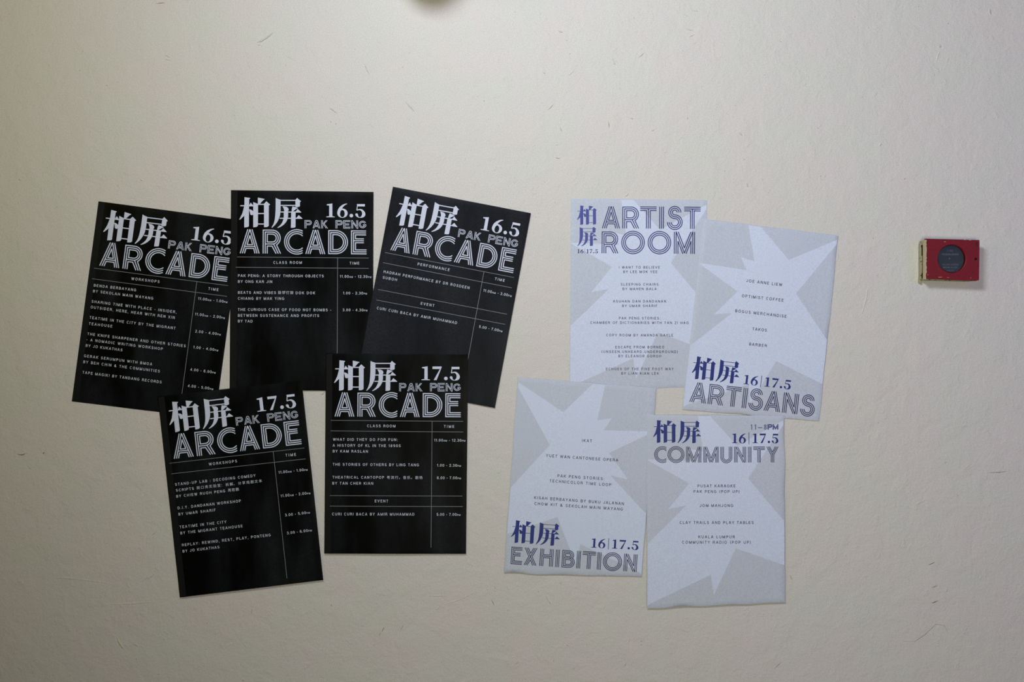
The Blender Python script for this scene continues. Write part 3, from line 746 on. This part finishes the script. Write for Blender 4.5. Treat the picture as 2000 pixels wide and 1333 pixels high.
def date2(P, p0, p1, cap, material):
    k = Ink(); fn = base_map(p0, p1, 1210, 387, cap)
    for ch, x, sx in zip('16|17.5', DX, (.60,.63,.6,.58,.64,.62,.62)):
        g, w_ = fig(ch); k.add(g, lambda u, v, x=x, sx=sx: fn(x + u*sx, v))
    P.ink('date_figures', k, material)

G2 = 'pale star posters'
a, b = (1090,370), (1090,580)
P = Poster([(1114,387.6),(1381.5,391.0),(1381.0,757.5),(1112.0,763.0)], 0.0, 6.0, False, 'star_poster',
    'pale artist room poster with blue lettering across its top, under its neighbours', G2, (0.3,0.2,0.3,1.0), 1.0, 1.0)
star(P)
f = lambda x, y: (1110 + x/11.107, 390 + y/11.107)
hz(P, [(248,978),(800,968),(258,130)], [f(258,551), f(535,545), f(258,130)], ((CH1, CH1B),), M_NAVY2)
hz(P, [(1545,985),(1125,150),(1675,205)], [f(468,1010), f(245,600), f(524,622)], ((CH2, CH2B),), M_NAVY2)
date2(P, (1127.6,495.0), (1167.6,495.0), 7.9, M_LINE2)
P.ink('title_lettering', word3('ARTIST', [0,623,1166,1750,1995,2509], 3012, (1175.3,446.4), (1368.0,447.5), 43.0), M_LINE2)
P.ink('title_lettering', word3('ROOM', [0,606,1412,2210], 2850, (1174.8,495.2), (1357.0,496.3), 43.0), M_LINE2)
lines(P, [(a,658,861,1103,861,'I WANT TO BELIEVE'),(a,705,909,1075,909,'BY LEE MOK YEE'),(a,678,1046,1087,1046,'SLEEPING CHAIRS'),(a,698,1095,1067,1095,'BY MAHEN BALA'),
 (a,595,1229,1170,1229,'ASUHAN DAN DANDANAN'),(a,693,1279,1075,1279,'BY UMAR SHARIF'),(b,658,246,1110,247,'PAK PENG STORIES:'),(b,350,294,1415,297,'CHAMBER OF DICTIONARIES WITH TAN ZI HAO'),
 (b,522,430,1247,431,'COPY ROOM BY AMANDA GAYLE'),(b,620,560,1150,560,'ESCAPE FROM BORNEO'),(b,470,609,1300,611,'(UNSEEN.UNHEARD.UNDERGROUND)'),(b,653,657,1118,658,'BY ELEANOR GOROH'),
 (b,518,797,1252,797,'ECHOES OF THE FIVE FOOT WAY'),(b,683,845,1092,846,'BY LIAN KIAN LEK')], 'text_line', M_TXTB, 4.9, 15.5)

a, b = (1310,420), (1310,620)
P = Poster([(1374.5,427.7),(1636.9,460.5),(1600.0,822.6),(1332.5,800.2)], 0.0014, 7.0, False, 'star_poster',
    'pale artisans poster with navy lettering at its foot, nearest the red call point', G2, (0.3,0.8,1.0,0.8), 1.2, 1.0)
ST2 = [(.33,0),(.424,0)] + STAR[2:]
star(P, False, ST2)
f = lambda x, y: (1340 + x/11.107, 690 + y/11.107)
hz(P, SRC, [f(190,567), f(945,655), f(240,70)], BOTH, M_NAVY)
date2(P, (1451.6,750.4), (1543.4,761.0), 18.3, M_NAVY)
P.ink('title_lettering', word3('ARTISANS', [0,609,1177,1742,1957,2467,3085,3679], 4145, (1345.9,785.2), (1589.0,813.4), 39.6), M_LINE)
lines(P, [(a,817,728,1205,775,'JOE ANNE LIEW'),(a,768,893,1220,943,'OPTIMIST COFFEE'),(a,697,1055,1253,1118,'BOGUS MERCHANDISE'),(a,883,1252,1040,1268,'TAKOS'),(b,847,306,1040,326,'BARBER')], 'text_line', M_TXTB, 5.6, 15.5)

a, b = (960,720), (960,920)
P = Poster([(1011.3,737.5),(1281.8,758.4),(1253.5,1127.3),(984.0,1119.6)], 0.0028, 8.0, False, 'star_poster',
    'pale exhibition poster at the lower left of the star posters, lettering along its foot', G2, (0.3,0.3,1.0,1.0), 1.2, 1.0)
star(P, True)
f = lambda x, y: (960 + x/KZ, 920 + y/KZ)
hz(P, SRC, [f(249,783), f(637,811), f(266,536)], BOTH, M_NAVY)
date2(P, (1154.3,1069.8), (1246.6,1074.8), 18.0, M_NAVY)
P.ink('title_lettering', word3('EXHIBITION', [0,491,1097,1698,1936,2499,2713,3283,3509,4294], 4805, (997.0,1102.2), (1243.5,1117.9), 34.2), M_LINE)
lines(P, [(a,980,797,1088,802,'IKAT'),(a,590,960,1372,1012,'YUET WAN CANTONESE OPERA'),(a,713,1180,1223,1213,'PAK PENG STORIES:'),(a,628,1235,1297,1278,'TECHNICOLOR TIME LOOP'),
 (b,460,306,1435,373,'KISAH BERBAYANG BY BUKU JALANAN'),(b,465,370,1423,433,'CHOW KIT & SEKOLAH MAIN WAYANG')], 'text_line', M_TXTB, 5.6, 15.5)

a, b = (1230,780), (1230,980)
P = Poster([(1263.7,810.6),(1531.6,812.5),(1533.6,1177.0),(1263.7,1188.9)], 0.0042, 9.0, False, 'star_poster',
    'pale community poster at the bottom right, with 11 to 8pm printed at its top', G2, (0.3,0.3,1.2,0.6), 1.2, 1.0)
star(P)
f = lambda x, y: (1270 + x/13.33, 810 + y/13.33)
hz(P, SRC, [f(172,742), f(1088,745), f(175,148)], BOTH, M_NAVY)
date2(P, (1429.4,866.0), (1520.3,866.0), 18.8, M_NAVY)
P.ink('title_lettering', word3('COMMUNITY', [0,575,1364,2105,2829,3421,4013,4234,4794], 5320, (1277.9,903.8), (1520.5,903.8), 30.8), M_LINE)
f = lambda x, y: (1390 + x/13.33, 810 + y/13.33)
k = word2('11-8', [0,170,320,580], 700, f(1010,396), f(1430,396), 10.3, 17)
k.add(word2('PM', [0,225], 470, f(1457,396), f(1735,396), 10.3, 30), lambda x, y: (x, y))
P.ink('opening_hours', k, M_HOUR)
lines(P, [(a,733,957,1145,957,'PUSAT KARAOKE'),(a,690,1017,1190,1018,'PAK PENG (POP UP)'),(a,757,1170,1120,1170,'JOM MAHJONG'),(b,540,244,1342,244,'CLAY TRAILS AND PLAY TABLES'),
 (b,743,399,1138,399,'KUALA LUMPUR'),(b,567,458,1313,458,'COMMUNITY RADIO (POP UP)')], 'text_line', M_TXTB, 5.5, 15.5)

# ------------------------------------------------------------ fire alarm call point
def painted(name, base, chip, amount):
    m = mat(name, base, 0.5, 0.35, 0.16, 420, 0.00025, 240)
    nt = m.node_tree; p = nt.nodes['Principled BSDF']; src = p.inputs['Base Color'].links[0].from_socket
    tc = nt.nodes.new('ShaderNodeTexCoord'); n = nt.nodes.new('ShaderNodeTexNoise'); n.inputs['Scale'].default_value = 95; n.inputs['Detail'].default_value = 4
    nt.links.new(tc.outputs['Object'], n.inputs['Vector'])
    r = nt.nodes.new('ShaderNodeValToRGB'); r.color_ramp.elements[0].position = amount; r.color_ramp.elements[1].position = amount + 0.02
    nt.links.new(n.outputs['Fac'], r.inputs[0])
    mx = nt.nodes.new('ShaderNodeMix'); mx.data_type = 'RGBA'
    nt.links.new(r.outputs[0], mx.inputs[0]); nt.links.new(src, mx.inputs[6]); mx.inputs[7].default_value = chip
    nt.links.new(mx.outputs[2], p.inputs['Base Color']); return m
M_RED = painted('worn_red_paint', srgb(115, 18, 15), srgb(78, 20, 16), 0.66)
M_CREAM = painted('old_cream_paint', srgb(158, 152, 118), srgb(72, 68, 48), 0.60)
M_CHIP = mat('bare_cream_chip', srgb(178, 162, 128), 0.7, 0.2, 0.1)
M_DARK = mat('dark_gap', srgb(24, 22, 20), 0.8, 0.1)
M_SLATE = mat('slate_grey_label_plate', srgb(50, 57, 62), 0.55, 0.3, 0.08, 500)
M_LABEL = mat('pale_label_print', srgb(138, 143, 146), 0.6, 0.2)
gm = bpy.data.materials.new('clear_glass'); gm.use_nodes = True
gp = gm.node_tree.nodes['Principled BSDF']; gp.inputs['Transmission Weight'].default_value = 1.0; gp.inputs['Roughness'].default_value = 0.08
gp.inputs['IOR'].default_value = 1.08; gp.inputs['Base Color'].default_value = (0.93, 0.96, 0.96, 1)

FD = 0.030; cover_t = 0.009
org = W(1860, 507, 0)
call = bpy.data.objects.new('fire_alarm_call_point', None); C.objects.link(call); call.location = org; call.empty_display_size = 0.05
tag(call, 'worn red fire alarm call point box with round dark window, alone on the wall', 'fire alarm')
def L_(px, py, d): return W(px, py, d) - org
# back box: hollow-looking cream body
bl = L_(1808.0, 468.5, FD); br_ = L_(1906.0, 548.6, FD)
bm = bmesh.new()
prof = [L_(1806.5,469,FD), L_(1905.5,470,FD), L_(1903.5,549.2,FD), L_(1808.0,546.6,FD)]
fr = [bm.verts.new((p.x, -(FD-cover_t), p.z)) for p in prof]; bk = [bm.verts.new((p.x, -0.0002, p.z)) for p in prof]
bm.faces.new(fr); bm.faces.new(bk[::-1])
for i in range(4): bm.faces.new((fr[i], bk[i], bk[(i+1) % 4], fr[(i+1) % 4]))
bm_obj('back_box', bm, M_CREAM, call, None, 0.0012)['label'] = 'cream painted metal body behind the red cover'
# left flange and the stepped dark gap down the left side
fx = L_(1806.3, 0, FD).x
zt, zb = L_(0,470,FD).z, L_(0,546,FD).z
bm = bmesh.new()
for z0, z1, y0, y1 in ((zt-0.030, zt-0.012, -0.0205, -0.0150), (zt-0.012, zt-0.008, -0.0205, -0.0125), (zb+0.012, zt-0.030, -0.0205, -0.0188), (zb+0.003, zb+0.012, -0.0165, -0.0150), (zb+0.011, zb+0.0135, -0.0205, -0.0150)):
    box_bm(bm, fx-0.0006, fx+0.001, y0, y1, z0, z1)
bm_obj('side_gap', bm, M_DARK, call)
bm = bmesh.new(); box_bm(bm, fx-0.0014, fx+0.0015, -0.0125, -0.0002, zb+0.001, zt-0.004)
bm_obj('side_strip', bm, M_CREAM, call, None, 0.0008)
bm = bmesh.new(); box_bm(bm, fx-0.0020, fx+0.003, -0.006, -0.0002, zb-0.0065, zb+0.004)
bm_obj('hinge_pin', bm, M_CREAM, call, None, 0.0008)
# red cover with a round opening (bridge ring of quads), cream left edge
cc = L_(1859.3, 505.8, FD); R = 26.8*S; N_ = 64
outl = [L_(1808.6,466.4,FD), L_(1913.6,469.0,FD), L_(1912.6,547.2,FD), L_(1907,549.0,FD), L_(1809.6,544.6,FD)]
def hit(ang):
    dx, dz = math.cos(ang), math.sin(ang); best = None
    for i in range(len(outl)):
        p, q = outl[i], outl[(i+1) % len(outl)]; ex_, ez = q.x-p.x, q.z-p.z; den = dx*ez - dz*ex_
        if abs(den) < 1e-12: continue
        t = ((p.x-cc.x)*ez - (p.z-cc.z)*ex_)/den; u = ((p.x-cc.x)*dz - (p.z-cc.z)*dx)/den
        if t > 0 and -1e-6 <= u <= 1+1e-6: best = t if best is None else min(best, t)
    return cc.x + dx*best, cc.z + dz*best
angs = sorted([2*math.pi*i/N_ for i in range(N_)] + [math.atan2(p.z-cc.z, p.x-cc.x) % (2*math.pi) for p in outl])
bm = bmesh.new(); rings = []
for an in angs:
    ox_, oz_ = hit(an); ix, iz = cc.x + R*math.cos(an), cc.z + R*math.sin(an); bx_, bz_ = cc.x + (R+.0012)*math.cos(an), cc.z + (R+.0012)*math.sin(an)
    e = 0.0009; oxi = ox_ - e*math.cos(an); ozi = oz_ - e*math.sin(an)
    rings.append([bm.verts.new(c) for c in ((ox_, -(FD-cover_t), oz_), (ox_, -(FD-e), oz_), (oxi, -FD, ozi), (bx_, -FD, bz_), (ix, -(FD-.0012), iz), (ix, -(FD-cover_t), iz))])
for i in range(len(rings)):
    j = (i+1) % len(rings)
    for q in range(6): bm.faces.new((rings[i][q], rings[j][q], rings[j][(q+1) % 6], rings[i][(q+1) % 6]))
cover = bm_obj('front_cover', bm, M_RED, call); cover['label'] = 'red painted cover with chipped edges'
# cream bare edge along the left of the cover, notched
bm = bmesh.new(); ex0 = L_(1805.2, 0, FD).x; ex1 = L_(1809.6, 0, FD).x
z = zt + 0.0005; pr = None
rows = []
nseg = 26
for i in range(nseg+1):
    zz = zt + 0.0012 - (zt - zb + 0.0012)*i/nseg; xr = ex1 + random.uniform(-.0010, .0008) + (.0012 if i > 22 else 0)*-1
    rows.append([bm.verts.new(c) for c in ((ex0, -0.0225, zz), (ex0+.0004, -(FD+.0001), zz), (xr, -(FD+.0003), zz), (xr+.0004, -(FD-.0004), zz), (ex1, -0.0225, zz))])
for i in range(nseg):
    for q in range(4): bm.faces.new((rows[i][q], rows[i+1][q], rows[i+1][q+1], rows[i][q+1]))
bm.faces.new(rows[0]); bm.faces.new(rows[-1][::-1])
bm_obj('cover_edge', bm, M_CHIP, call)['label'] = 'bare cream left edge of the red cover'
# chips of lost paint
def chip(px, py, wd, ht):
    k = []; n = 14
    for i in range(n):
        an = 2*math.pi*i/n; q = random.uniform(.6, 1.15)
        k.append(L_(px + wd*q*math.cos(an), py + ht*q*math.sin(an), FD))
    bm = bmesh.new(); f0 = [bm.verts.new((p.x, -(FD+.00022), p.z)) for p in k]; f1 = [bm.verts.new((p.x, -(FD-.0002), p.z)) for p in k]
    bm.faces.new(f0)
    for i in range(n): bm.faces.new((f0[i], f1[i], f1[(i+1) % n], f0[(i+1) % n]))
    bm_obj('paint_chip', bm, M_CHIP, call)
for q in ((1845.5,472.6,2.4,.5),(1836,541.6,5.5,.55),(1852,542.4,2.2,.4),(1884.5,468.8,1.8,.5),(1895,469.4,3.0,.4),(1812,537,.9,.7),(1896,543,1.3,.4),(1913,471.3,.8,.9)): chip(*q)
# label plate, print, glass and keyhole
bm = bmesh.new(); bmesh.ops.create_circle(bm, cap_ends=True, segments=48, radius=R+.003)
for v in bm.verts: v.co = Vector((cc.x + v.co.x, -(FD-cover_t+.0012), cc.z + v.co.y))
bm_obj('label_plate', bm, M_SLATE, call)['label'] = 'dark grey label plate behind the glass'
lk = Ink()
LD = FD - cover_t + .0018
def lz(x, y): return (1785 + x/12.12, 455 + y/12.12)
for t, x0, y, x1, cp in (('FIRE',792,445,925,3.1),('KEBAKARAN',668,532,1055,3.6),('PECAH CERMIN',672,768,1048,2.5),('BREAK GLASS',692,836,1030,2.7),('HERE',785,905,945,1.9)):
    small(lk, t, lz(x0, y), lz(x1, y), cp, 15)
lk.stroke([lz(845,592), lz(845,628)], .9); lk.stroke([lz(828,610), lz(862,610)], .9)
bm = bmesh.new(); vs_ = [bm.verts.new(L_(x, y, LD)) for x, y in lk.v]
for f_ in lk.f: bm.faces.new([vs_[i] for i in f_])
bm_obj('label_text', bm, M_LABEL, call)
bm = bmesh.new(); bmesh.ops.create_cone(bm, cap_ends=True, segments=48, radius1=R-.0002, radius2=R-.0002, depth=.0015)
for v in bm.verts: v.co = Vector((cc.x + v.co.x, -(FD-.0045) + v.co.z, cc.z + v.co.y))
bm_obj('glass_disc', bm, gm, call)
kc = L_(1905.7, 506.2, FD)
bm = bmesh.new(); bmesh.ops.create_circle(bm, cap_ends=True, segments=20, radius=.0026)
for v in bm.verts: v.co = Vector((kc.x + v.co.x, -(FD+.00015), kc.z + v.co.y))
bm_obj('keyhole', bm, M_DARK, call)
